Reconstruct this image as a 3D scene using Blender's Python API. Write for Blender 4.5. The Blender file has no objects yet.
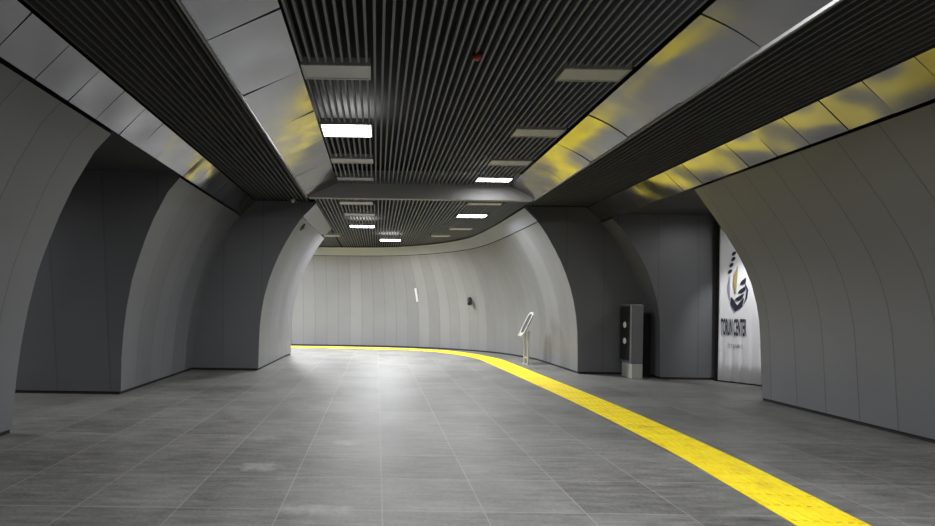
import bpy, bmesh, math, random
from mathutils import Vector, Matrix
random.seed(7)
S = bpy.context.scene
C = S.collection
# ---------------------------------------------------------------- camera
ROLL = 0.01411
cd = bpy.data.cameras.new('camera'); cam = bpy.data.objects.new('camera', cd); C.objects.link(cam)
cd.sensor_width = 36.0; cd.lens = 36.0 * 500.0 / 935.0
cd.shift_x = (467.5 - 377.17) / 935.0; cd.shift_y = (303.83 - 263.0) / 935.0
cd.clip_start = 0.05; cd.clip_end = 200
c_, s_ = math.cos(ROLL), math.sin(ROLL)
m = Matrix.Identity(4)
for i, v in enumerate(((c_, 0, s_), (-s_, 0, c_), (0, -1, 0))):
    for j in range(3): m[j][i] = v[j]
m[2][3] = 1.6
cam.matrix_world = m
S.camera = cam
# ---------------------------------------------------------------- world, exposure, lamp power
w = bpy.data.worlds.new('world'); S.world = w; w.use_nodes = True
w.node_tree.nodes['Background'].inputs[0].default_value = (0.02, 0.02, 0.022, 1)
w.node_tree.nodes['Background'].inputs[1].default_value = 1.0
S.view_settings.view_transform = 'Standard'; S.view_settings.look = 'None'
S.view_settings.exposure = 0.0; S.view_settings.gamma = 1.0; S.view_settings.use_curve_mapping = False
LAMP_W = 118.0          # power of each lit ceiling fixture
FAR_W = 305.0           # lit fixtures beyond the cross beam
DIFFUSER_E = 14.0

# ---------------------------------------------------------------- materials
def mat(name, col, rough=0.6, metal=0.0, emit=None, es=0.0, spec=0.5):
    M = bpy.data.materials.new(name); M.use_nodes = True
    b = M.node_tree.nodes['Principled BSDF']
    b.inputs['Base Color'].default_value = (*col, 1); b.inputs['Roughness'].default_value = rough
    b.inputs['Metallic'].default_value = metal; b.inputs['Specular IOR Level'].default_value = spec
    if emit: b.inputs['Emission Color'].default_value = (*emit, 1); b.inputs['Emission Strength'].default_value = es
    return M
class NT:
    def __init__(s, M): s.t = M.node_tree; s.b = s.t.nodes['Principled BSDF']
    def n(s, kind, **k):
        x = s.t.nodes.new(kind)
        for a, v in k.items():
            if a.startswith('i_'): x.inputs[a[2:].replace('_', ' ')].default_value = v
            else: setattr(x, a, v)
        return x
    def l(s, a, b): s.t.links.new(a, b)
    def math(s, op, a, b=None, c=None):
        x = s.n('ShaderNodeMath', operation=op)
        for i, v in enumerate((a, b, c)):
            if v is None: continue
            if isinstance(v, (int, float)): x.inputs[i].default_value = v
            else: s.l(v, x.inputs[i])
        return x.outputs[0]
    def ramp(s, f, stops):
        r = s.n('ShaderNodeValToRGB'); e = r.color_ramp.elements
        while len(e) < len(stops): e.new(0.5)
        for k, (p, col) in zip(e, stops): k.position = p; k.color = (*col, 1)
        s.l(f, r.inputs[0]); return r.outputs[0]
    def mix(s, f, a, b, mode='MIX'):
        x = s.n('ShaderNodeMix', data_type='RGBA', blend_type=mode)
        if isinstance(f, (int, float)): x.inputs[0].default_value = f
        else: s.l(f, x.inputs[0])
        for i, v in ((6, a), (7, b)):
            if isinstance(v, tuple): x.inputs[i].default_value = (*v, 1)
            else: s.l(v, x.inputs[i])
        return x.outputs[2]

def wall_material(name, col, pitch=0.52, var=0.09, seam=0.66, rough=0.42):
    M = mat(name, col, rough, 0.0, spec=0.5); t = NT(M)
    uv = t.n('ShaderNodeUVMap'); sp = t.n('ShaderNodeSeparateXYZ'); t.l(uv.outputs[0], sp.inputs[0])
    q = t.math('DIVIDE', sp.outputs[0], pitch); fl = t.math('FLOOR', q); fr = t.math('FRACT', q)
    wn = t.n('ShaderNodeTexWhiteNoise', noise_dimensions='1D'); t.l(fl, wn.inputs['W'])
    tone = t.math('MULTIPLY_ADD', wn.outputs[0], 2 * var, 1 - var)
    tc = t.n('ShaderNodeTexCoord')
    ns = t.n('ShaderNodeTexNoise', i_Scale=1.3, i_Detail=4.0); t.l(tc.outputs['Object'], ns.inputs['Vector'])
    tone2 = t.math('MULTIPLY', tone, t.math('MULTIPLY_ADD', ns.outputs[0], 0.16, 0.92))
    sm = t.math('LESS_THAN', t.math('ABSOLUTE', t.math('SUBTRACT', fr, 0.5)), 0.484)   # 1 on the panel, 0 in the seam
    tone3 = t.math('MULTIPLY', tone2, t.math('MULTIPLY_ADD', sm, 1 - seam, seam))
    cc = t.n('ShaderNodeCombineColor')
    for i in range(3): t.l(t.math('MULTIPLY', tone3, col[i]), cc.inputs[i])
    t.l(cc.outputs[0], t.b.inputs['Base Color'])
    t.l(t.math('MULTIPLY_ADD', wn.outputs[0], 0.1, rough - 0.05), t.b.inputs['Roughness'])
    bp = t.n('ShaderNodeBump', i_Strength=0.35, i_Distance=0.01); t.l(sm, bp.inputs['Height']); t.l(bp.outputs[0], t.b.inputs['Normal'])
    return M
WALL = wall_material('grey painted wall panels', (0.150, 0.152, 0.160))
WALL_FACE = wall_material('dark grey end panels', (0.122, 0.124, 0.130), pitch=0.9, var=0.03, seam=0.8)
DARK = mat('black shadow gap', (0.006, 0.006, 0.007), 0.8)
VOID = mat('black ceiling void', (0.010, 0.010, 0.011), 0.9)
SLAT = mat('grey ceiling baffles', (0.165, 0.175, 0.205), 0.55, 0.0)
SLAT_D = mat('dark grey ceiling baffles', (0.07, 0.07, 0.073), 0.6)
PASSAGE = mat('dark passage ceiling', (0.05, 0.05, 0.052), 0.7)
FASCIA = mat('grey ceiling fascia', (0.38, 0.38, 0.39), 0.7, 0.0)
PANEL = mat('pale ceiling panel', (0.55, 0.55, 0.56), 0.5, 0.1)
FRAME = mat('fixture rim', (0.42, 0.42, 0.43), 0.4, 0.3)
GLOW = mat('lit diffuser', (0.9, 0.9, 0.9), 0.4, 0, (1.0, 0.99, 0.97), DIFFUSER_E)
def brushed(name, col, rough, bump=0.12):
    M = mat(name, col, rough, 0.92); t = NT(M)
    tc = t.n('ShaderNodeTexCoord')
    ns = t.n('ShaderNodeTexNoise', i_Scale=2.2, i_Detail=2.0); t.l(tc.outputs['Object'], ns.inputs['Vector'])
    t.l(t.math('MULTIPLY_ADD', ns.outputs[0], 0.22, rough - 0.11), t.b.inputs['Roughness'])
    n2 = t.n('ShaderNodeTexNoise', i_Scale=1.1, i_Detail=1.5); t.l(tc.outputs['Object'], n2.inputs['Vector'])
    bp = t.n('ShaderNodeBump', i_Strength=bump, i_Distance=0.05); t.l(n2.outputs[0], bp.inputs['Height']); t.l(bp.outputs[0], t.b.inputs['Normal'])
    return M
METAL = brushed('satin aluminium cladding', (0.285, 0.285, 0.298), 0.15, 0.3)
METAL_FAR = brushed('dull aluminium cladding', (0.26, 0.28, 0.345), 0.5)
METAL_FAR.node_tree.nodes['Principled BSDF'].inputs['Metallic'].default_value = 0.5
STEEL = mat('stainless steel', (0.62, 0.62, 0.60), 0.35, 0.9)
LIGHT_STEEL = mat('pale steel plinth', (0.42, 0.42, 0.38), 0.5, 0.2)
KIOSK = mat('grey kiosk housing', (0.17, 0.17, 0.175), 0.5, 0.3)
BLACK = mat('black plastic', (0.010, 0.010, 0.012), 0.35)
WHITE = mat('white plastic', (0.75, 0.75, 0.75), 0.5)
RED = mat('red detector', (0.32, 0.012, 0.012), 0.45)
INK = mat('dark navy print', (0.02, 0.02, 0.045), 0.6)
GREYINK = mat('grey print', (0.25, 0.25, 0.27), 0.6)
GOLD = mat('gold print', (0.42, 0.34, 0.14), 0.5)
CLOTH = mat('white banner cloth', (0.82, 0.82, 0.85), 0.75)

def floor_material():
    M = mat('grey stone floor tiles', (0.2, 0.2, 0.19), 0.4); t = NT(M)
    g = t.n('ShaderNodeNewGeometry'); sp = t.n('ShaderNodeSeparateXYZ'); t.l(g.outputs['Position'], sp.inputs[0])
    X, Y = sp.outputs[0], sp.outputs[1]
    u = t.math('DIVIDE', t.math('SUBTRACT', X, 0.061), 0.79); v = t.math('DIVIDE', t.math('SUBTRACT', Y, 3.874), 0.712)
    wn = t.n('ShaderNodeTexWhiteNoise', noise_dimensions='2D'); cx = t.n('ShaderNodeCombineXYZ')
    t.l(t.math('FLOOR', u), cx.inputs[0]); t.l(t.math('FLOOR', v), cx.inputs[1]); t.l(cx.outputs[0], wn.inputs['Vector'])
    def joint(q, wdt):   # 1 in the joint
        return t.math('GREATER_THAN', t.math('ABSOLUTE', t.math('SUBTRACT', t.math('FRACT', q), 0.5)), 0.5 - wdt)
    jn = t.math('MAXIMUM', joint(u, 0.008), joint(v, 0.010))
    n1 = t.n('ShaderNodeTexNoise', i_Scale=0.9, i_Detail=6.0, i_Roughness=0.62); t.l(g.outputs['Position'], n1.inputs['Vector'])
    mp = t.n('ShaderNodeMapping'); mp.inputs['Scale'].default_value = (1.6, 9.0, 1); t.l(g.outputs['Position'], mp.inputs['Vector'])
    n2 = t.n('ShaderNodeTexNoise', i_Scale=1.6, i_Detail=5.0, i_Roughness=0.6); t.l(mp.outputs[0], n2.inputs['Vector'])
    n3 = t.n('ShaderNodeTexNoise', i_Scale=28.0, i_Detail=3.0); t.l(g.outputs['Position'], n3.inputs['Vector'])
    k = t.math('MULTIPLY_ADD', n1.outputs[0], 1.15, 0.30)
    k = t.math('ADD', k, t.math('MULTIPLY_ADD', n2.outputs[0], 1.5, -0.75))
    k = t.math('ADD', k, t.math('MULTIPLY_ADD', n3.outputs[0], 0.60, -0.30))
    k = t.math('ADD', k, t.math('MULTIPLY_ADD', wn.outputs[0], 0.24, -0.12))
    base = t.mix(n1.outputs[0], (0.165, 0.161, 0.145), (0.146, 0.146, 0.143))
    cc = t.n('ShaderNodeCombineColor'); sc = t.n('ShaderNodeSeparateColor'); t.l(base, sc.inputs[0])
    for i in range(3): t.l(t.math('MULTIPLY', k, sc.outputs[i]), cc.inputs[i])
    col = t.mix(t.math('MULTIPLY', jn, t.math('MULTIPLY_ADD', n1.outputs[0], 0.8, 0.05)), cc.outputs[0], (0.30, 0.296, 0.27))
    n6 = t.n('ShaderNodeTexNoise', i_Scale=5.5, i_Detail=6.0, i_Roughness=0.7); t.l(g.outputs['Position'], n6.inputs['Vector'])
    # worn pale patches on single tiles
    for (px, py, rx, ry, a) in ((-1.12, 4.86, 0.26, 0.13, 0.55), (-0.45, 3.87, 0.33, 0.10, 0.5), (-0.33, 5.75, 0.26, 0.10, 0.4), (-1.35, 5.9, 0.3, 0.1, 0.25), (1.5, 7.4, 0.4, 0.25, 0.2), (0.55, 3.95, 0.5, 0.12, 0.2)):
        dx = t.math('DIVIDE', t.math('SUBTRACT', X, px), rx); dy = t.math('DIVIDE', t.math('SUBTRACT', Y, py), ry)
        d = t.math('ADD', t.math('MULTIPLY', dx, dx), t.math('MULTIPLY', dy, dy))
        d = t.math('ADD', d, t.math('MULTIPLY_ADD', n6.outputs[0], 5.0, -2.4))
        f = t.n('ShaderNodeMapRange', interpolation_type='SMOOTHSTEP'); t.l(d, f.inputs[0])
        f.inputs[1].default_value = 1.5; f.inputs[2].default_value = -0.2; f.inputs[3].default_value = 0; f.inputs[4].default_value = a
        col = t.mix(f.outputs[0], col, (0.34, 0.335, 0.32))
    t.l(col, t.b.inputs['Base Color'])
    t.l(t.math('MULTIPLY_ADD', n2.outputs[0], 0.25, 0.42), t.b.inputs['Roughness'])
    bp = t.n('ShaderNodeBump', i_Strength=0.25, i_Distance=0.006)
    t.l(t.math('ADD', t.math('MULTIPLY', n3.outputs[0], 0.5), t.math('MULTIPLY', jn, -0.6)), bp.inputs['Height']); t.l(bp.outputs[0], t.b.inputs['Normal'])
    return M
FLOOR = floor_material()
def yellow_material():
    M = mat('yellow tactile rubber', (0.80, 0.58, 0.02), 0.5); t = NT(M)
    tc = t.n('ShaderNodeNewGeometry')
    ns = t.n('ShaderNodeTexNoise', i_Scale=3.5, i_Detail=6.0, i_Roughness=0.65); t.l(tc.outputs['Position'], ns.inputs['Vector'])
    t.l(t.ramp(ns.outputs[0], [(0.30, (0.72, 0.52, 0.03)), (0.46, (0.90, 0.70, 0.012)), (0.7, (0.92, 0.77, 0.03))]), t.b.inputs['Base Color'])
    return M
YEL = yellow_material()

# ---------------------------------------------------------------- mesh helpers
class MB:
    def __init__(s): s.v = []; s.f = []; s.uv = []
    def face(s, pts, uvs=None):
        n = len(s.v); s.v += [tuple(p) for p in pts]; s.f.append(tuple(range(n, n + len(pts))))
        s.uv.append(uvs or [(0.26, 0.5)] * len(pts))
    def box(s, x0, x1, y0, y1, z0, z1):
        P = [(x, y, z) for z in (z0, z1) for y in (y0, y1) for x in (x0, x1)]
        for q in ((0, 2, 3, 1), (4, 5, 7, 6), (0, 1, 5, 4), (2, 6, 7, 3), (0, 4, 6, 2), (1, 3, 7, 5)):
            s.face([P[i] for i in q])
    def hexa(s, A, B):           # prism between two equal polygons
        n = len(A); s.face(A[::-1]); s.face(B)
        for i in range(n): j = (i + 1) % n; s.face([A[i], A[j], B[j], B[i]])
    def tube(s, pts, r, seg=12, caps=True):
        pts = [Vector(p) for p in pts]; rings = []
        for i, p in enumerate(pts):
            d = (pts[min(i + 1, len(pts) - 1)] - pts[max(i - 1, 0)]).normalized()
            a = d.cross(Vector((0, 0, 1)) if abs(d.z) < 0.9 else Vector((1, 0, 0))).normalized(); b = d.cross(a)
            rr = r[i] if isinstance(r, (list, tuple)) else r
            rings.append([p + (a * math.cos(t) + b * math.sin(t)) * rr for t in [2 * math.pi * k / seg for k in range(seg)]])
        for i in range(len(rings) - 1):
            for k in range(seg):
                l = (k + 1) % seg; s.face([rings[i][k], rings[i + 1][k], rings[i + 1][l], rings[i][l]])
        if caps: s.face(rings[0]); s.face(rings[-1][::-1])
    def build(s, name, M, parent=None, smooth=False, merge=True, bevel=0):
        me = bpy.data.meshes.new(name); me.from_pydata(s.v, [], s.f)
        ul = me.uv_layers.new(name='UVMap'); k = 0
        for uvs in s.uv:
            for q in uvs: ul.data[k].uv = q; k += 1
        me.materials.append(M)
        if merge:
            bm = bmesh.new(); bm.from_mesh(me); bmesh.ops.remove_doubles(bm, verts=bm.verts, dist=1e-5)
            bmesh.ops.recalc_face_normals(bm, faces=bm.faces); bm.to_mesh(me); bm.free()
        if smooth:
            for p in me.polygons: p.use_smooth = True
            me.set_sharp_from_angle(angle=math.radians(35))
        o = bpy.data.objects.new(name, me); C.objects.link(o)
        if bevel:
            b = o.modifiers.new('bevel', 'BEVEL'); b.width = bevel; b.segments = 2; b.limit_method = 'ANGLE'
        if parent: o.parent = parent
        return o
def struct(o): o['kind'] = 'structure'; return o
def tag(o, label, cat, group=None):
    o['label'] = label; o['category'] = cat
    if group: o['group'] = group
    return o
def empty(name, loc):
    o = bpy.data.objects.new(name, None); o.location = loc; o.empty_display_size = 0.1; C.objects.link(o); return o
def lamp(x, y, z, sx, sy, power, parent=None, name='lamp_light', col=(0.97, 0.985, 1.0)):
    ld = bpy.data.lights.new(name, 'AREA'); ld.shape = 'RECTANGLE'; ld.size = sx; ld.size_y = sy; ld.energy = power; ld.color = col; ld.spread = math.radians(172)
    o = bpy.data.objects.new(name, ld); o.location = (x, y, z); C.objects.link(o)
    if parent: o.parent = parent
    return o

# ---------------------------------------------------------------- section of the tunnel
ZC, ZT = 3.975, 4.285        # side ceiling, raised tray
GB, GT = 3.635, 3.96       # gutter bottom / top
RAMP0, RK = 14.8, 0.04
def fz(y): return -RK * (y - RAMP0) if y > RAMP0 else 0.0
PROF = [(0.0, 0.0), (0.5, 0.005), (1.0, 0.02), (1.4, 0.06), (1.75, 0.125), (2.1, 0.22), (2.4, 0.33), (2.7, 0.46), (3.0, 0.62), (3.3, 0.80), (3.5, 0.94), (3.60, 1.02)]
PROF_R = [(0, 0), (0.3, 0.03), (0.65, 0.075), (1.1, 0.13), (1.4, 0.175), (1.7, 0.25), (2.04, 0.37), (2.28, 0.49), (2.5, 0.62), (2.87, 0.88), (3.2, 1.14), (3.60, 1.47)]
PROF_L = [(0, 0), (0.3, 0.018), (0.65, 0.04), (1.05, 0.085), (1.5, 0.16), (1.93, 0.26), (2.15, 0.33), (2.34, 0.40), (2.65, 0.52), (2.95, 0.655), (3.38, 0.90), (3.60, 1.10)]
PROF_S = [(0.0, 0.0), (0.5, 0.0), (1.0, 0.01), (1.4, 0.03), (1.75, 0.09), (2.1, 0.19), (2.4, 0.30), (2.7, 0.44), (3.0, 0.62), (3.3, 0.83), (3.5, 1.0), (3.60, 1.09)]
def catmull(P, step=0.12):
    out = []
    for i in range(len(P) - 1):
        p0, p1, p2, p3 = P[max(i - 1, 0)], P[i], P[i + 1], P[min(i + 2, len(P) - 1)]
        n = max(2, int(math.dist(p1[:2], p2[:2]) / step))
        for k in range(n):
            t = k / n
            out.append(tuple(0.5 * (2 * b + (c - a) * t + (2 * a - 5 * b + 4 * c - d) * t * t + (3 * b - a - 3 * c + d) * t ** 3) for a, b, c, d in zip(p0, p1, p2, p3)))
    out.append(tuple(P[-1])); return out
def normals(path, side):
    N = []
    for i in range(len(path)):
        a, b = path[max(i - 1, 0)], path[min(i + 1, len(path) - 1)]
        d = Vector((b[0] - a[0], b[1] - a[1])).normalized(); N.append((-d.y * side, d.x * side))
    return N
def wall_pts(p, n, scale, lean=0.0, z0=0.05, top=None, prof=None):
    g = fz(p[1]); P = []
    for z, o in (prof or PROF):
        if top and z == 3.60: o = top / scale
        zz = g + max(z, z0 if z == 0 else z) * (3.60 - g) / 3.60
        P.append((p[0] + n[0] * o * scale, p[1] + n[1] * o * scale - lean * z, zz))
    return P
def curved_wall(name, path, side, scale=1.0, lean0=0.0, lean1=0.0, u0=0.0, face0=None, face1=None, base_no='', top=None, prof=None):
    """curved cladding swept along a path; face0/face1: (x_out, z_top, y_shift) closes the end with a flat dark face as a separate structure"""
    N = normals(path, side); rows = []; us = []; u = u0
    for i, p in enumerate(path):
        if i: u += math.dist(p[:2], path[i - 1][:2])
        k = i / (len(path) - 1); ln = lean0 * (1 - k) ** 6 + lean1 * k ** 6
        rows.append(wall_pts(p, N[i], scale, ln, top=top, prof=prof)); us.append(u)
    mb = MB()
    for i in range(len(rows) - 1):
        for j in range(len(PROF) - 1):
            mb.face([rows[i][j], rows[i + 1][j], rows[i + 1][j + 1], rows[i][j + 1]],
                    [(us[i], PROF[j][0]), (us[i + 1], PROF[j][0]), (us[i + 1], PROF[j + 1][0]), (us[i], PROF[j + 1][0])])
    o = struct(mb.build(name, WALL, smooth=True))
    b = MB()                                           # recessed black plinth
    for i in range(len(path) - 1):
        q = []
        for k in (i, i + 1):
            p, n = path[k], N[k]; g = fz(p[1]); q.append([(p[0] - n[0] * 0.02, p[1] - n[1] * 0.02, g - 0.01), (p[0] - n[0] * 0.02, p[1] - n[1] * 0.02, g + 0.085)])
        b.face([q[0][0], q[1][0], q[1][1], q[0][1]])
    struct(b.build('baseboard_' + base_no, DARK))
    return rows
def end_face(name, row, x_out, ztop=3.70, outer=None):
    """flat face closing the end of a curved wall: from its profile outwards"""
    mb = MB(); pr = list(row)
    for j in range(len(pr) - 1):
        a, b = pr[j], pr[j + 1]
        A = (x_out, a[1], a[2]); B = (x_out, b[1], b[2])
        mb.face([a, A, B, b], [(abs(a[0]), a[2]), (abs(x_out), a[2]), (abs(x_out), b[2]), (abs(b[0]), b[2])])
    a = pr[-1]
    if ztop > a[2]:
        P = [a, (x_out, a[1], a[2]), (x_out, a[1], ztop)] + (outer or [(a[0], a[1], ztop)])
        mb.face(P, [(abs(p[0]), p[2]) for p in P])
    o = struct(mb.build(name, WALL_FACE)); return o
def face_plinth(name, x0, x1, y):
    b = MB(); b.box(min(x0, x1), max(x0, x1), y - 0.012, y + 0.02, fz(y) - 0.01, fz(y) + 0.04); struct(b.build(name, DARK))

# ---------------------------------------------------------------- floor
mb = MB()
mb.face([(-14, -9, 0), (14, -9, 0), (14, RAMP0, 0), (-14, RAMP0, 0)])
mb.face([(-14, RAMP0, 0), (14, RAMP0, 0), (14, 26, fz(26)), (-14, 26, fz(26))])
struct(mb.build('floor', FLOOR))

# ---------------------------------------------------------------- curved walls
def line(x0, y0, x1, y1, n=24): return [(x0 + (x1 - x0) * i / n, y0 + (y1 - y0) * i / n) for i in range(n + 1)]
# left side: normal points to +x when walking +y with side=-1
rL0 = curved_wall('wall_left', line(-4.33, -8.5, -4.33, 5.95, 40), -1, 1.0, 0, -0.02, base_no='left', prof=PROF_L)
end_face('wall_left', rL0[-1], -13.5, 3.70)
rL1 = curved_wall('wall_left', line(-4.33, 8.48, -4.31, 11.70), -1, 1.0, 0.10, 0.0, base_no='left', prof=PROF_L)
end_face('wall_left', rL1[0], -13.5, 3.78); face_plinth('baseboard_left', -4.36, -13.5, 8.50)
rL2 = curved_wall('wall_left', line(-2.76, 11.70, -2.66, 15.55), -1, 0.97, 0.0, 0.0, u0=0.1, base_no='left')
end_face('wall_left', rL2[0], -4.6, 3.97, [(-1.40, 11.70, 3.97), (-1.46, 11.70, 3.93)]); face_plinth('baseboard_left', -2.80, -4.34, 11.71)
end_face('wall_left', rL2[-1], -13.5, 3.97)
# right side
rR0 = curved_wall('wall_right', line(6.84, -8.5, 6.77, 8.77, 44), 1, 1.0, 0, 0.10, u0=-0.42 % 0.52, base_no='right', prof=PROF_R)
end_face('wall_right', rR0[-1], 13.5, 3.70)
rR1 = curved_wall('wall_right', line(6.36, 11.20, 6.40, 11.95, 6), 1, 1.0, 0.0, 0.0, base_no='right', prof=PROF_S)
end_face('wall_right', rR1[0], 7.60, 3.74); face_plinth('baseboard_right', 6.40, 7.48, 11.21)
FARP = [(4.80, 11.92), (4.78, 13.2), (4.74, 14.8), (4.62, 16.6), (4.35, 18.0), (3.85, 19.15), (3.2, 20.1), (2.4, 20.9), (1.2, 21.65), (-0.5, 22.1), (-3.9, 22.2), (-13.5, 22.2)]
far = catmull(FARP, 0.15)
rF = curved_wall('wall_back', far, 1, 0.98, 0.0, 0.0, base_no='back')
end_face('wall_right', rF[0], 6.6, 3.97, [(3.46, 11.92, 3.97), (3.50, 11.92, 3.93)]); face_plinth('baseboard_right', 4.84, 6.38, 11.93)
# passage shells and the closed end behind the camera
def plain(name, P, M=WALL_FACE):
    mb = MB(); mb.face(P, [(abs(p[0]) + abs(p[1]), p[2]) for p in P]); return struct(mb.build(name, M))
plain('wall_left', [(-13.5, -8.5, 0), (-13.5, 22.2, -0.3), (-13.5, 22.2, 4.4), (-13.5, -8.5, 4.4)])
plain('wall_right', [(13.5, -8.5, 0), (13.5, 12, 0), (13.5, 12, 4.4), (13.5, -8.5, 4.4)])
plain('wall_front', [(-13.5, -8.5, 0), (13.5, -8.5, 0), (13.5, -8.5, 4.5), (-13.5, -8.5, 4.5)])

# ---------------------------------------------------------------- ceilings
XL, XR = -2.882, 4.947       # gutter tops
SO, SI = (-1.600, 3.490), (-0.924, 2.921)   # soffit outer / inner edges
YB = 11.2
def slats(name, x0, x1, y0, y1, z, M, pitch=0.0905, wd=0.026, ht=0.07, holes=()):
    mb = MB(); x = x0 + pitch * 0.5
    while x < x1 - 0.01:
        segs = [(y0, y1)]
        for (hx0, hx1, hy0, hy1) in holes:
            if hx0 - 0.02 < x < hx1 + 0.02:
                ns = []
                for a, b in segs:
                    if hy0 > a and hy1 < b: ns += [(a, hy0), (hy1, b)]
                    else: ns.append((a, b))
                segs = ns
        for a, b in segs: mb.box(x - wd / 2, x + wd / 2, a, b, z, z + ht)
        x += pitch
    return struct(mb.build(name, M, merge=False))
def slab(name, x0, x1, y0, y1, z0, z1, M):
    mb = MB(); mb.box(x0, x1, y0, y1, z0, z1); return struct(mb.build(name, M))

# fixtures: (x0, x1, y0, y1, z, lit)
PL, PR = (-0.915, -0.115), (2.11, 2.88)
FX = []
for (y0, y1, lit) in ((5.72, 6.08, 0), (7.60, 8.18, 1), (9.40, 9.72, 0), (10.80, 11.08, 0), (3.85, 4.2, 0), (2.0, 2.36, 0), (0.1, 0.46, 0), (-1.9, -1.54, 1), (-5.0, -4.64, 1)): FX.append((*PL, y0, y1, ZT, lit))  # lit lamps behind the viewer are unseen, added to brighten the near tunnel
for (y0, y1, lit) in ((5.72, 6.04, 0), (7.70, 8.06, 0), (9.38, 9.72, 0), (10.68, 11.02, 1), (3.66, 4.02, 1), (2.0, 2.36, 0), (0.1, 0.46, 1), (-1.9, -1.54, 0), (-3.8, -3.44, 1)): FX.append((*PR, y0, y1, ZT, lit))  # lit lamps over and behind the viewer are unseen, added for extra light
for (x0, x1, y0, y1, lit) in ((-0.91, -0.13, 11.58, 11.92, 0), (-0.90, -0.09, 13.08, 13.45, 0), (-0.88, -0.10, 15.05, 15.50, 1), (0.06, 0.84, 18.2, 18.75, 1),
                              (2.08, 2.86, 13.0, 13.45, 1), (2.08, 2.86, 11.50, 11.78, 0), (2.22, 2.9, 15.35, 15.7, 0), (1.83, 2.46, 17.0, 17.35, 0), (-2.1, -1.34, 17.35, 17.7, 0),
                              (-3.6, -2.8, 18.6, 19.1, 1), (-7.0, -6.2, 18.6, 19.1, 1)): FX.append((x0, x1, y0, y1, ZC, lit))  # the two lamps round the corner are unseen, added to brighten the far wall
FX = [(a * .979, b * .979, c * .979, d * .979, z, l, (a, c)) if z == ZT else (a, b, c, d, z, l, (a, c)) for a, b, c, d, z, l in FX]
HT = [(a - .02, b + .02, c - .02, d + .02) for a, b, c, d, z, l, k in FX if z == ZT]
HC = [(a - .02, b + .02, c - .02, d + .02) for a, b, c, d, z, l, k in FX if z == ZC]
slats('ceiling', SI[0], SI[1], -8.5, YB - 0.02, ZT, SLAT, holes=HT)
slab('ceiling', SI[0] - 0.1, SI[1] + 0.1, -8.5, YB, ZT + 0.30, ZT + 0.34, VOID)
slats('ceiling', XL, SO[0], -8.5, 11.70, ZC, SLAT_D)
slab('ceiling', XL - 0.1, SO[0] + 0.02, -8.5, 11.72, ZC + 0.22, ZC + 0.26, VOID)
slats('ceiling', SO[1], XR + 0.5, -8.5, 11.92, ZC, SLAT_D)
slab('ceiling', SO[1] - 0.02, XR + 0.75, -8.5, 11.95, ZC + 0.22, ZC + 0.26, VOID)
slats('ceiling', -1.50, 3.50, YB + 0.14, 22.0, ZC, SLAT, holes=HC)
slats('ceiling', -13.5, -1.50, 15.6, 22.0, ZC, SLAT, holes=HC)
slab('ceiling', -1.62, 5.0, YB + 0.1, 23.5, ZC + 0.22, ZC + 0.26, VOID)
slab('ceiling', -13.5, -1.6, 15.5, 23.5, ZC + 0.22, ZC + 0.26, VOID)
slab('trim_1', SO[0] + 0.03, SO[1] - 0.03, YB, YB + 0.16, ZC - 0.012, ZT + 0.32, FASCIA)     # cross beam ending the raised tray
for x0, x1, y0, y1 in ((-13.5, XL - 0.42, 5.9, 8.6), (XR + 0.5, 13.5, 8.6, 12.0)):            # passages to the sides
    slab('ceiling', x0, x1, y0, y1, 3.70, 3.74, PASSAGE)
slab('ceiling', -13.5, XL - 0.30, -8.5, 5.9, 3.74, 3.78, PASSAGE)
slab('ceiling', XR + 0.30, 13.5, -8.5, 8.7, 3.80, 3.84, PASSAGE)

# ---------------------------------------------------------------- metal soffits and gutters, panel by panel
def cladding(name, ys, xt, zt, xb, zb, M, jitter=0.004, thick=0.012, gap=0.008, bow=0.0):
    """sloping band from top edge (xt,zt) to bottom edge (xb,zb) made of separate sheets; outer side away from the room is up"""
    mb = MB(); sx = 1 if xb > xt else -1
    n = Vector((xb - xt, 0, zb - zt)).normalized(); up = Vector((-n.z, 0, n.x))
    if up.z < 0: up = -up
    for i in range(len(ys) - 1):
        a, b = ys[i] + gap / 2, ys[i + 1] - gap / 2
        j = [random.uniform(-jitter, jitter) for _ in range(4)]
        A = [Vector((xt, a, zt)) + up * j[0], Vector((xb, a, zb)) + up * j[1]]
        B = [Vector((xt, b, zt)) + up * j[2], Vector((xb, b, zb)) + up * j[3]]
        K = 8; TQ = 6
        # slightly dished sheet
        for p in range(K):
            for q in range(TQ):
                def P(s, t):
                    s /= K; t /= TQ
                    v = (A[0] * (1 - s) + B[0] * s) * (1 - t) + (A[1] * (1 - s) + B[1] * s) * t
                    return v + up * (0.008 * math.sin(math.pi * s) * math.sin(math.pi * t) * (1 if i % 2 else -0.7) + bow * math.sin(math.pi * t))
                mb.face([P(p, q), P(p + 1, q), P(p + 1, q + 1), P(p, q + 1)])
                bk = up * thick; mb.face([P(p, q) + bk, P(p, q + 1) + bk, P(p + 1, q + 1) + bk, P(p + 1, q) + bk])
        for p in range(K):
            for q in (0, TQ): mb.face([P(p, q), P(p + 1, q), P(p + 1, q) + bk, P(p, q) + bk])
        for q in range(TQ):
            for p in (0, K): mb.face([P(p, q), P(p, q + 1), P(p, q + 1) + bk, P(p, q) + bk])
    o = struct(mb.build(name, M, smooth=True))
    return o
def grid(a, b, d):
    out = [a]
    while out[-1] + d * 1.3 < b: out.append(out[-1] + d)
    return out + [b]
ys = grid(-8.5 + 0.01, YB, 1.22)
sof = [y for y in grid(4.57 - 1.22 * 10, YB, 1.22) if y > -8.5]
cladding('trim_2', [-8.5] + sof, SI[0], ZT, SO[0], ZC, METAL, 0.010, bow=0.0)
cladding('trim_3', [-8.5] + sof, SI[1], ZT, SO[1], ZC, METAL, 0.012, bow=0.022)
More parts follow.
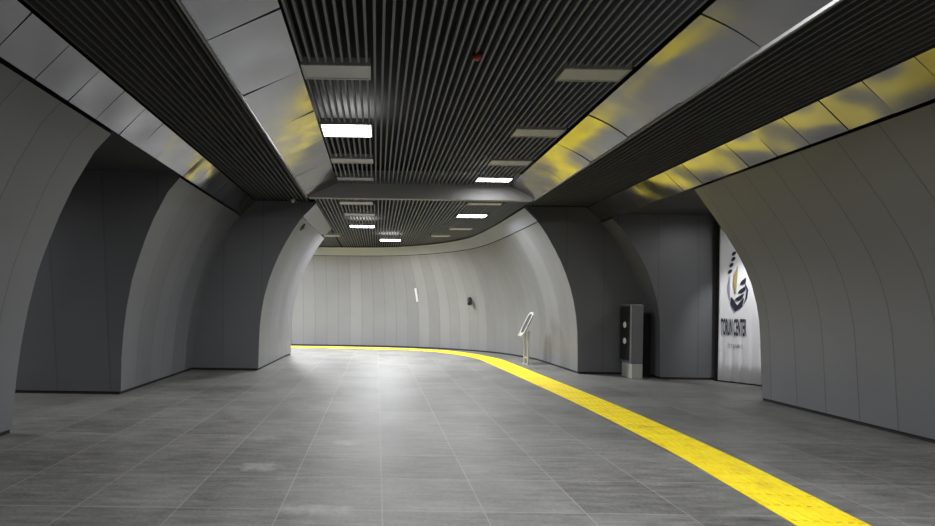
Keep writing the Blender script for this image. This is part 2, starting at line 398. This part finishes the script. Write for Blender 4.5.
for k, (x, sx) in enumerate(((SO[0], 1), (SO[1], -1))):    # thin rims along the soffit edges
    mb = MB(); mb.box(x - 0.012, x + 0.012, -8.5, YB, ZC - 0.02, ZC + 0.05); struct(mb.build('trim_%d' % (4 + k), FRAME))
cladding('trim_6', grid(-8.5, 11.69, 0.505), XL, GT, -3.20, GB, METAL, 0.007)
cladding('trim_7', grid(-8.5, 11.90, 0.505), XR, GT, 5.293, GB, METAL, 0.007)
cladding('trim_8', [11.71, 15.75], -1.46, 3.93, -1.79, 3.62, METAL, 0.0)
def swept_gutter(name, path, side, o0, o1, z0, z1, pitch=0.55):
    N = normals(path, side); mb = MB(); L = 0; k0 = 0
    for i in range(len(path) - 1):
        L += math.dist(path[i][:2], path[i + 1][:2]); e = 0.0
        q = []
        for k in (i, i + 1):
            p, n = path[k], N[k]; q.append(((p[0] + n[0] * o0, p[1] + n[1] * o0, z0), (p[0] + n[0] * o1, p[1] + n[1] * o1, z1), (p[0] + n[0] * (o1 - .02), p[1] + n[1] * (o1 - .02), z1 + .03), (p[0] + n[0] * (o0 - .02), p[1] + n[1] * (o0 - .02), z0 + .03)))
        mb.face([q[0][0], q[1][0], q[1][1], q[0][1]])
        mb.face([q[0][0], q[1][0], q[1][3], q[0][3]])
        if i == 0: mb.face(list(q[0]))
    return struct(mb.build(name, METAL_FAR, smooth=True))
slab('trim_10', -1.90, -1.768, 11.71, 15.75, 3.602, 3.628, DARK)  # dark strip that stands in for the shade in the gap between gutter and wall
swept_gutter('trim_9', far, 1, 1.01, 1.33, 3.62, 3.93)
# end plate of the raised tray beside the soffits (between tray and side ceilings)
for x0, x1 in ((SO[0], SI[0]), (SI[1], SO[1])):
    slab('ceiling', min(x0, x1) - 0.05, max(x0, x1) + 0.05, -8.5, YB + 0.1, ZT + 0.26, ZT + 0.30, VOID)
mb = MB(); mb.face([(-13.5, -8.5, 4.7), (13.5, -8.5, 4.7), (13.5, 24, 4.7), (-13.5, 24, 4.7)]); struct(mb.build('ceiling', VOID))

# ---------------------------------------------------------------- ceiling fixtures
def fixture(x0, x1, y0, y1, z, lit, label, group, power=120):
    nm = 'ceiling_light' if lit else 'ceiling_panel'
    cx, cy = (x0 + x1) / 2, (y0 + y1) / 2; hx, hy = (x1 - x0) / 2, (y1 - y0) / 2
    r = tag(empty(nm, (cx, cy, z - 0.02)), label, 'ceiling light' if lit else 'ceiling panel', group)
    b = MB(); t = 0.022
    b.box(-hx, hx, -hy, -hy + t, -0.004, 0.09); b.box(-hx, hx, hy - t, hy, -0.004, 0.09)
    b.box(-hx, -hx + t, -hy + t, hy - t, -0.004, 0.09); b.box(hx - t, hx, -hy + t, hy - t, -0.004, 0.09)
    b.build('frame', FRAME, r)
    d = MB(); d.box(-hx + t, hx - t, -hy + t, hy - t, 0.004, 0.085)
    d.build('diffuser' if lit else 'cover_plate', GLOW if lit else PANEL, r)
    if lit: lamp(0, 0, -0.03, 2 * hx - 0.08, 2 * hy - 0.08, power, r)
LAB = {
 (PL[0], 5.72): 'blank pale rectangular panel in left ceiling row, nearest the viewer, before the first lit lamp',
 (PL[0], 7.60): 'lit white rectangular lamp in the left row beside the left metal soffit, nearest lit lamp',
 (PL[0], 9.40): 'blank pale panel just beyond the nearest lit lamp in the left row',
 (PL[0], 10.80): 'blank pale panel touching the cross beam at the end of the left row',
 (PR[0], 5.72): 'blank pale panel nearest the viewer in the right ceiling row, against the right metal soffit',
 (PR[0], 7.70): 'second blank pale panel of the right ceiling row',
 (PR[0], 9.38): 'third blank pale panel of the right row, just before its lit lamp',
 (PR[0], 10.68): 'lit white lamp ending the right row, tucked between the cross beam and right soffit',
 (-0.91, 11.58): 'blank pale panel directly behind the cross beam on the left',
 (-0.90, 13.08): 'blank pale panel between the beam panel and the far left lit lamp',
 (-0.88, 15.05): 'lit white lamp beyond the cross beam, close to the left pillar gutter',
 (0.06, 18.2): 'farthest lit white lamp, smallest, near the back wall top',
 (2.08, 13.0): 'lit white lamp beyond the cross beam on the right side',
 (2.08, 11.50): 'blank pale panel directly behind the cross beam on the right',
 (2.22, 15.35): 'thin blank panel behind the right far lit lamp',
 (1.83, 17.0): 'faint farthest blank panel before the curved right gutter',
 (PL[0], 3.85): 'blank panel of the left row just above the top of the view',
 (PL[0], 2.0): 'blank panel of the left row, second above the view',
 (PL[0], 0.1): 'blank panel of the left row over the viewer',
 (PR[0], 2.0): 'blank panel of the right row above the view, between two lit lamps',
 (PR[0], -1.9): 'blank panel of the right row behind the viewer',
 (-2.1, 17.35): 'blank panel partly hidden behind the left pillar gutter'}
for (x0, x1, y0, y1, z, lit, key) in FX:
    lab = LAB.get(key) or ('lit lamp of the ceiling rows out of view, number of metres along %.0f, %s row' % (y0 + 9, 'left' if x0 < 1 else 'right') if lit else None)
    if lab is None: continue
    if key not in LAB:
        lab = {(PL[0], -1.9): 'unseen lit lamp added to the left row just behind the viewer', (PL[0], -5.0): 'unseen lit lamp added to the left row farthest behind the viewer',
               (PR[0], 3.66): 'lit lamp of the right row just above the top of the view', (PR[0], 0.1): 'unseen lit lamp added to the right row above the viewer', (PR[0], -3.8): 'unseen lit lamp added to the right row behind the viewer', (-3.6, 18.6): 'unseen lit lamp added round the corner behind the left pillar', (-7.0, 18.6): 'unseen lit lamp added deep in the left corridor round the corner'}[key]
    fixture(x0, x1, y0, y1, z, lit, lab, 'lit rectangular ceiling lamps' if lit else 'blank rectangular ceiling panels', FAR_W * (0.70 if key[1] < 16 else 1.45) if z == ZC else LAMP_W * (0.05 if key[1] == 10.68 else 1.0))
# unseen lamps added in the side passages to brighten their walls and the banner
for X, Y, PW, LB in ((7.75, 9.35, 18, 'unseen lit lamp added in the side passage behind the near right wall'), (-8.6, 7.0, 120, 'unseen lit lamp added in the side passage on the far left')):
    r = tag(empty('ceiling_light', (X, Y, 3.69)), LB, 'ceiling light')
    b = MB(); b.box(-0.4, 0.4, -0.2, 0.2, -0.03, 0.0); b.build('frame', FRAME, r); b = MB(); b.box(-0.37, 0.37, -0.17, 0.17, -0.04, -0.031); b.build('diffuser', GLOW, r)
    lamp(0, 0, -0.06, 0.7, 0.3, PW, r)

# ---------------------------------------------------------------- tactile strip
CP = [(3.15, -3, .56), (3.25, 1.5, .56), (3.40, 3.6, .56), (3.48, 4.4, .57), (3.58, 5.6, .58), (3.62, 7.4, .60), (3.60, 9.0, .62), (3.52, 11.5, .64), (3.42, 14.0, .66), (3.28, 16.0, .7), (2.95, 17.6, .8), (2.35, 18.85, 1.0), (0.9, 19.85, 1.1), (-1.5, 20.35, 1.1), (-4, 20.4, 1.1), (-12, 20.4, 1.1)]
cp = catmull(CP, 0.1); N = normals(cp, 1)
def strip_band(mb, a, b, h, skip=None):
    """a,b lateral positions in -0.5..0.5 of the width"""
    for i in range(len(cp) - 1):
        if skip and i % skip == 0: continue
        q = []
        for k in (i, i + 1):
            x, y, wd = cp[k]; n = N[k]; g = fz(y)
            L = (x + n[0] * a * wd, y + n[1] * a * wd); R = (x + n[0] * b * wd, y + n[1] * b * wd)
            q.append(((*L, g + 0.001), (*L, g + h), (*R, g + h), (*R, g + 0.001)))
        mb.face([q[0][1], q[1][1], q[1][2], q[0][2]]); mb.face([q[0][0], q[1][0], q[1][1], q[0][1]]); mb.face([q[0][2], q[1][2], q[1][3], q[0][3]])
mb = MB(); strip_band(mb, -0.5, 0.5, 0.006)
ts = tag(mb.build('tactile_paving_strip', YEL), 'long yellow tactile guide strip running along the floor and curving by the back wall', 'tactile strip')
mb = MB()
for k in range(7):
    c = -0.42 + 0.14 * k; strip_band(mb, c - 0.035, c + 0.035, 0.011, skip=3)
mb.build('raised_ribs', YEL, ts)

# ---------------------------------------------------------------- kiosk and black cabinet
K = tag(empty('ticket_kiosk', (5.84, 11.46, 0)), 'slim grey kiosk with two round white lights on its black side and a pale plinth', 'kiosk')
b = MB(); b.box(-0.13, 0.13, -0.26, 0.26, 0.34, 1.67); b.build('housing', KIOSK, K, bevel=0.012)
b = MB(); b.box(-0.15, -0.131, -0.21, 0.23, 0.40, 1.62); b.build('glass_panel', BLACK, K)['label'] = 'black glass side panel'
b = MB(); b.box(-0.155, -0.131, -0.262, -0.232, 0.36, 1.66); b.build('corner_trim', STEEL, K)
b = MB(); b.box(-0.11, 0.13, -0.25, 0.22, 0.0, 0.335); b.build('plinth', LIGHT_STEEL, K, bevel=0.008)
for z in (1.20, 0.83):
    b = MB(); b.tube([(-0.150, 0.0, z), (-0.165, 0.0, z)], [0.075, 0.068], 20); o = b.build('round_light', WHITE, K, smooth=True)
    b = MB(); b.tube([(-0.1505, 0.0, z), (-0.158, 0.0, z)], [0.095, 0.09], 20); b.build('ring', BLACK, o)
K2 = tag(empty('black_cabinet', (6.14, 11.6, 0)), 'narrow tall black cabinet standing between the kiosk and the wall end', 'cabinet')
b = MB(); b.box(-0.12, 0.115, -0.2, 0.2, 0.0, 1.48); b.build('body', DARK, K2, bevel=0.01)
b = MB(); b.box(-0.1, 0.1, -0.208, -0.201, 0.05, 1.44); b.build('door', mat('black cabinet door', (0.008, 0.008, 0.009), 0.8, spec=0.1), K2)

# ---------------------------------------------------------------- leaning information stand
T = tag(empty('information_stand', (4.12, 13.75, 0)), 'slender two-post steel stand with a tilted oval-framed panel in front of the curved wall', 'information stand')
for y in (-0.17, 0.17):
    b = MB(); b.tube([(0, y, 0.0), (0, y, 0.75), (0.02, y, 0.92)], 0.026, 10); b.build('post', STEEL, T, smooth=True)
b = MB(); b.box(-0.05, 0.05, -0.24, 0.24, 0, 0.015); b.box(-0.012, 0.012, -0.16, 0.16, 0.16, 0.2); b.build('base_plate', STEEL, T)
a0, a1 = Vector((-0.13, 0, 0.80)), Vector((0.17, 0, 1.42)); ax = (a1 - a0); mid = (a0 + a1) / 2; L = ax.length; ax.normalize(); side = Vector((0, 1, 0)); nn = ax.cross(side).normalized()
if nn.x > 0: nn = -nn
def rr(hw, hl, rad, off, n=6):
    P = []
    for (cx, cy, a) in ((hw - rad, hl - rad, 0), (-hw + rad, hl - rad, 90), (-hw + rad, -hl + rad, 180), (hw - rad, -hl + rad, 270)):
        for k in range(n + 1):
            t = math.radians(a + 90 * k / n); P.append(mid + side * (cx + rad * math.cos(t)) + ax * (cy + rad * math.sin(t)) + nn * off)
    return P
b = MB(); O1, O2, I1, I2 = rr(.22, L / 2, .14, 0), rr(.22, L / 2, .14, .035), rr(.165, L / 2 - .06, .10, 0), rr(.165, L / 2 - .06, .10, .035)
for i in range(len(O1)):
    j = (i + 1) % len(O1)
    for A, B in ((O1, O2), (O2, I2), (I2, I1), (I1, O1)): b.face([A[i], A[j], B[j], B[i]])
b.build('panel_frame', STEEL, T, smooth=True)
b = MB(); b.hexa(rr(.165, L / 2 - .06, .10, .008), rr(.165, L / 2 - .06, .10, .02)); b.build('display_panel', mat('dark display', (0.03, 0.03, 0.033), 0.3), T)
b = MB(); b.box(-0.19, -0.06, -0.18, 0.18, 0.76, 0.82); b.build('ledge', LIGHT_STEEL, T, bevel=0.015)

# ---------------------------------------------------------------- banner
B0 = Vector((7.49, 11.06, 0)); B1 = Vector((8.42, 9.80, 0)); bd = (B1 - B0).normalized(); bn = Vector((bd.y, -bd.x, 0))
if bn.x > 0: bn = -bn
def bp(u, z, off=0.0): return B0 + bd * u + bn * off + Vector((0, 0, z))
BL = (B1 - B0).length
BN = tag(empty('banner', tuple(B0)), 'tall white cloth banner with dark round emblem and lettering in the right passage', 'banner')
def local(mb): mb.v = [(p[0] - B0.x, p[1] - B0.y, p[2] - B0.z) for p in mb.v]; return mb
b = MB(); n = 60
def fold(u): return 0.012 * math.sin(u * 34) + 0.006 * math.sin(u * 71 + 1)
for i in range(n):
    for j in range(8):
        u0, u1 = 0.06 + (BL - .1) * i / n, 0.06 + (BL - .1) * (i + 1) / n; z0, z1 = 0.03 + 3.4 * j / 8, 0.03 + 3.4 * (j + 1) / 8
        k0, k1 = max(0.05, 1 - z0 / 1.3), max(0.05, 1 - z1 / 1.3)
        b.face([bp(u0, z0, fold(u0) * k0), bp(u1, z0, fold(u1) * k0), bp(u1, z1, fold(u1) * k1), bp(u0, z1, fold(u0) * k1)])
o = local(b).build('cloth', CLOTH, BN, smooth=True); sd = o.modifiers.new('thick', 'SOLIDIFY'); sd.thickness = 0.004; sd.offset = -1 
b = MB(); b.hexa([bp(0.02, 3.45, 0.02), bp(BL, 3.45, 0.02), bp(BL, 3.45, -0.03), bp(0.02, 3.45, -0.03)], [bp(0.02, 3.5, 0.02), bp(BL, 3.5, 0.02), bp(BL, 3.5, -0.03), bp(0.02, 3.5, -0.03)]); local(b).build('top_rail', BLACK, BN)
# dark backing wall of the passage
plain('wall_right', [bp(-0.03, 0, -0.05), bp(5.5, 0, -0.05), bp(5.5, 3.72, -0.05), bp(-0.03, 3.72, -0.05)], DARK)

def text(body, u0, u1, z0, z1, M, name):
    """lettering fitted into the rectangle u0..u1, z0..z1 of the banner plane"""
    cu = bpy.data.curves.new(name, 'FONT'); cu.body = body; cu.extrude = 0.0; cu.offset = 0.022 if M is INK else 0.0
    to = bpy.data.objects.new(name, cu); C.objects.link(to); bpy.context.view_layer.update()
    me = bpy.data.meshes.new_from_object(to.evaluated_get(bpy.context.evaluated_depsgraph_get()))
    bpy.data.objects.remove(to)
    xs = [v.co.x for v in me.vertices]; zs = [v.co.y for v in me.vertices]
    for v in me.vertices:
        u = u0 + (v.co.x - min(xs)) / (max(xs) - min(xs)) * (u1 - u0); z = z0 + (v.co.y - min(zs)) / (max(zs) - min(zs)) * (z1 - z0)
        v.co = bp(u, z, 0.016) - B0
    me.materials.clear(); me.materials.append(M)
    o = bpy.data.objects.new(name, me); C.objects.link(o); o.parent = BN
    return o
def u_at(px, z=1.0):
    # lateral position along the banner seen at picture column px (level view, no roll needed at this size)
    k = (px - 377.17 - 1.4 * 0) / 500.0
    return (k * B0.y - B0.x) / (bd.x - k * bd.y)
text('TORUN CENTER', u_at(721.5), u_at(747), 1.02, 1.39, INK, 'lettering')
text('İSTANBUL', u_at(728.5), u_at(744), 0.76, 0.87, GREYINK, 'small_lettering')
# emblem: ring of tapering blades with a gold core
ec, ez = u_at(738.5), 2.18; ew, eh = (u_at(748) - u_at(729)) / 2, 0.66
def arc(mb, a0, a1, r0, r1, tw, off=0.017):
    K = 10; P = []; Q = []
    for k in range(K + 1):
        t = math.radians(a0 + (a1 - a0) * k / K); r = r0 + (r1 - r0) * k / K; h = tw * math.sin(math.pi * (0.04 + 0.92 * k / K))
        P.append(bp(ec + ew * (r + h) * math.cos(t), ez + eh * (r + h) * math.sin(t), off)); Q.append(bp(ec + ew * (r - h) * math.cos(t), ez + eh * (r - h) * math.sin(t), off))
    for k in range(K): mb.face([P[k], P[k + 1], Q[k + 1], Q[k]])
def spot(px, py, off=0.018):
    u = u_at(px); Y = (B0 + bd * u).y; return bp(u, 1.6 + (303.8 + (px - 377) * 0.0141 - py) * Y / 500.0, off)
def stroke(mb, pts, w0, w1, off=0.018):
    """tapering brush stroke: pts along its spine, width swells from w0 to w1 and back"""
    n = len(pts); L = []; R = []
    for i, (x, y) in enumerate(pts):
        a, c = pts[max(i - 1, 0)], pts[min(i + 1, n - 1)]; d = Vector((c[0] - a[0], c[1] - a[1])).normalized()
        h = 1.15 * w0 + (1.3 * w1 - w0) * math.sin(math.pi * i / (n - 1)); L.append(spot(x - d.y * h, y + d.x * h, off)); R.append(spot(x + d.y * h, y - d.x * h, off))
    for i in range(n - 1): mb.face([L[i], L[i + 1], R[i + 1], R[i]])
for (x, y) in ((733.5, 253.5), (733, 259), (731.2, 265), (729.8, 271.5)):
    b = MB(); stroke(b, [(x - 1.8, y + 2.2), (x - 0.6, y + 0.8), (x + 0.8, y - 0.8), (x + 2.0, y - 1.8)], 0.3, 1.3); local(b).build('emblem_stroke', INK, BN)
for (x, y, k) in ((743.3, 281, 1.1), (742.3, 289.5, 1.5), (739.8, 297, 1.9)):
    b = MB(); stroke(b, [(x - 2.6 * k, y + 3.2), (x - 1.0 * k, y + 2.2), (x + 0.8 * k, y + 0.2), (x + 2.2 * k, y - 3.2)], 0.3, 1.7); local(b).build('emblem_stroke', INK, BN)
b = MB(); stroke(b, [(731.5, 297), (733, 303), (736.5, 308.5), (740.5, 305.5), (744, 298)], 0.3, 2.6); local(b).build('emblem_stroke', INK, BN)
b = MB(); stroke(b, [(745, 283), (747.5, 290), (746.5, 298), (744, 304)], 0.2, 0.7); local(b).build('emblem_stroke', INK, BN)
b = MB(); stroke(b, [(730, 276), (729, 284), (729, 292), (730.5, 300)], 0.2, 0.9); local(b).build('emblem_outline', mat('lavender print', (0.33, 0.31, 0.45), 0.6), BN)
b = MB(); stroke(b, [(737.5, 266), (735.6, 275), (735, 285), (735.8, 294)], 0.3, 1.5); local(b).build('emblem_core', GOLD, BN)
# small spotlight on the passage ceiling, unseen, put in to brighten the banner
SP = tag(empty('added_spotlight', (7.62, 9.15, 3.69)), 'small ceiling spotlight aimed at the white banner, unseen behind the near right wall and added to brighten the cloth', 'added_spotlight')
tgt = Vector((7.85, 10.62, 1.55)) - Vector((7.62, 9.15, 3.60)); dn = tgt.normalized()
b = MB(); b.tube([(0, 0, 0), (0, 0, -0.05)], 0.03, 12); b.build('mount', BLACK, SP)
b = MB(); b.tube([Vector((0, 0, -0.08)) - dn * 0.06, Vector((0, 0, -0.08)) + dn * 0.05], [0.045, 0.055], 16, caps=False); b.build('housing', BLACK, SP)
ld = bpy.data.lights.new('added_beam', 'SPOT'); ld.energy = 240; ld.spot_size = math.radians(48); ld.spot_blend = 0.7; ld.shadow_soft_size = 0.04
so = bpy.data.objects.new('added_beam', ld); C.objects.link(so); so.parent = SP; so.location = Vector((0, 0, -0.08)) + dn * 0.06; so.rotation_euler = dn.to_track_quat('-Z', 'Y').to_euler()

# ---------------------------------------------------------------- small fittings
R_ = tag(empty('smoke_detector', (1.04, 5.37, ZT)), 'small round red detector on the slatted ceiling', 'smoke detector')
b = MB(); b.tube([(0, 0, 0.02), (0, 0, -0.015)], 0.055, 20); b.build('base', DARK, R_, smooth=True)
b = MB(); b.tube([(0, 0, -0.016), (0, 0, -0.04), (0, 0, -0.055)], [0.05, 0.045, 0.02], 20); b.build('dome', RED, R_, smooth=True)['label'] = 'red detector dome'
D = tag(empty('dome_camera', (-1.98, 11.5, ZC)), 'tiny pale dome camera under the ceiling before the left pillar face', 'camera')
b = MB(); b.tube([(0, 0, 0), (0, 0, -0.03)], 0.06, 18); b.build('mount', FRAME, D, smooth=True)
b = MB(); b.tube([(0, 0, -0.03), (0, 0, -0.06), (0, 0, -0.08)], [0.05, 0.042, 0.015], 18); b.build('dome', STEEL, D, smooth=True)
# loudspeaker port on the left pillar: sits on the curved cladding
def on_profile(row_x, z, scale):
    for (z0, o0), (z1, o1) in zip(PROF, PROF[1:]):
        if z0 <= z <= z1: return row_x + (o0 + (o1 - o0) * (z - z0) / (z1 - z0)) * scale, math.atan2(z1 - z0, (o1 - o0) * scale)
x, an = on_profile(-2.745, 3.46, 0.97)
sp = tag(empty('wall_camera', (x, 12.3, 3.46)), 'small black oval camera high on the left pillar below its gutter', 'camera')
sp.rotation_euler = (0, math.pi / 2 - an + math.pi / 2 * 0, 0)
b = MB(); b.tube([(0.004, 0, 0), (0.03, 0, 0)], [0.10, 0.09], 18); b.build('housing', BLACK, sp, smooth=True)
b = MB(); b.tube([(0.03, 0, 0), (0.045, 0, 0)], [0.03, 0.025], 12); b.build('lens', DARK, sp, smooth=True)
def on_far(xq, z):
    best = min(range(len(far)), key=lambda i: abs(far[i][0] / max(far[i][1], 1) - xq)); Nf = normals(far, 1)[best]; g = fz(far[best][1])
    zz = (z - g) * 3.6 / (3.6 - g); o, an = on_profile(0, zz, 0.98)
    return Vector((far[best][0] + Nf[0] * o, far[best][1] + Nf[1] * o, z)), math.atan2(Nf[1], Nf[0]), an
p, a, an = on_far((476 - 377.17) / 500, 1.75)
E = tag(empty('wall_camera', p), 'small black camera fixed to the pale curved wall left of the information stand', 'camera'); E.rotation_euler = (0, 0, a)
b = MB(); b.box(0.0, 0.05, -0.05, 0.05, -0.04, 0.06); b.build('bracket', FRAME, E)
b = MB(); b.tube([(0.05, -0.07, 0.10), (0.17, 0.07, -0.10)], [0.08, 0.085], 14); b.build('body', BLACK, E, smooth=True)
p, a, an = on_far((420 - 377.17) / 500, 2.0)
Wp = tag(empty('wall_plate', p), 'narrow upright white plate on the back wall', 'plate'); Wp.rotation_euler = (0, math.pi / 2 - an, a)
b = MB(); b.box(0.0, 0.03, -0.05, 0.05, -0.30, 0.30); b.build('backing', FRAME, Wp)
b = MB(); b.box(0.031, 0.045, -0.042, 0.042, -0.29, 0.29); b.build('face', mat('off-white plate', (0.42, 0.42, 0.42), 0.5), Wp)
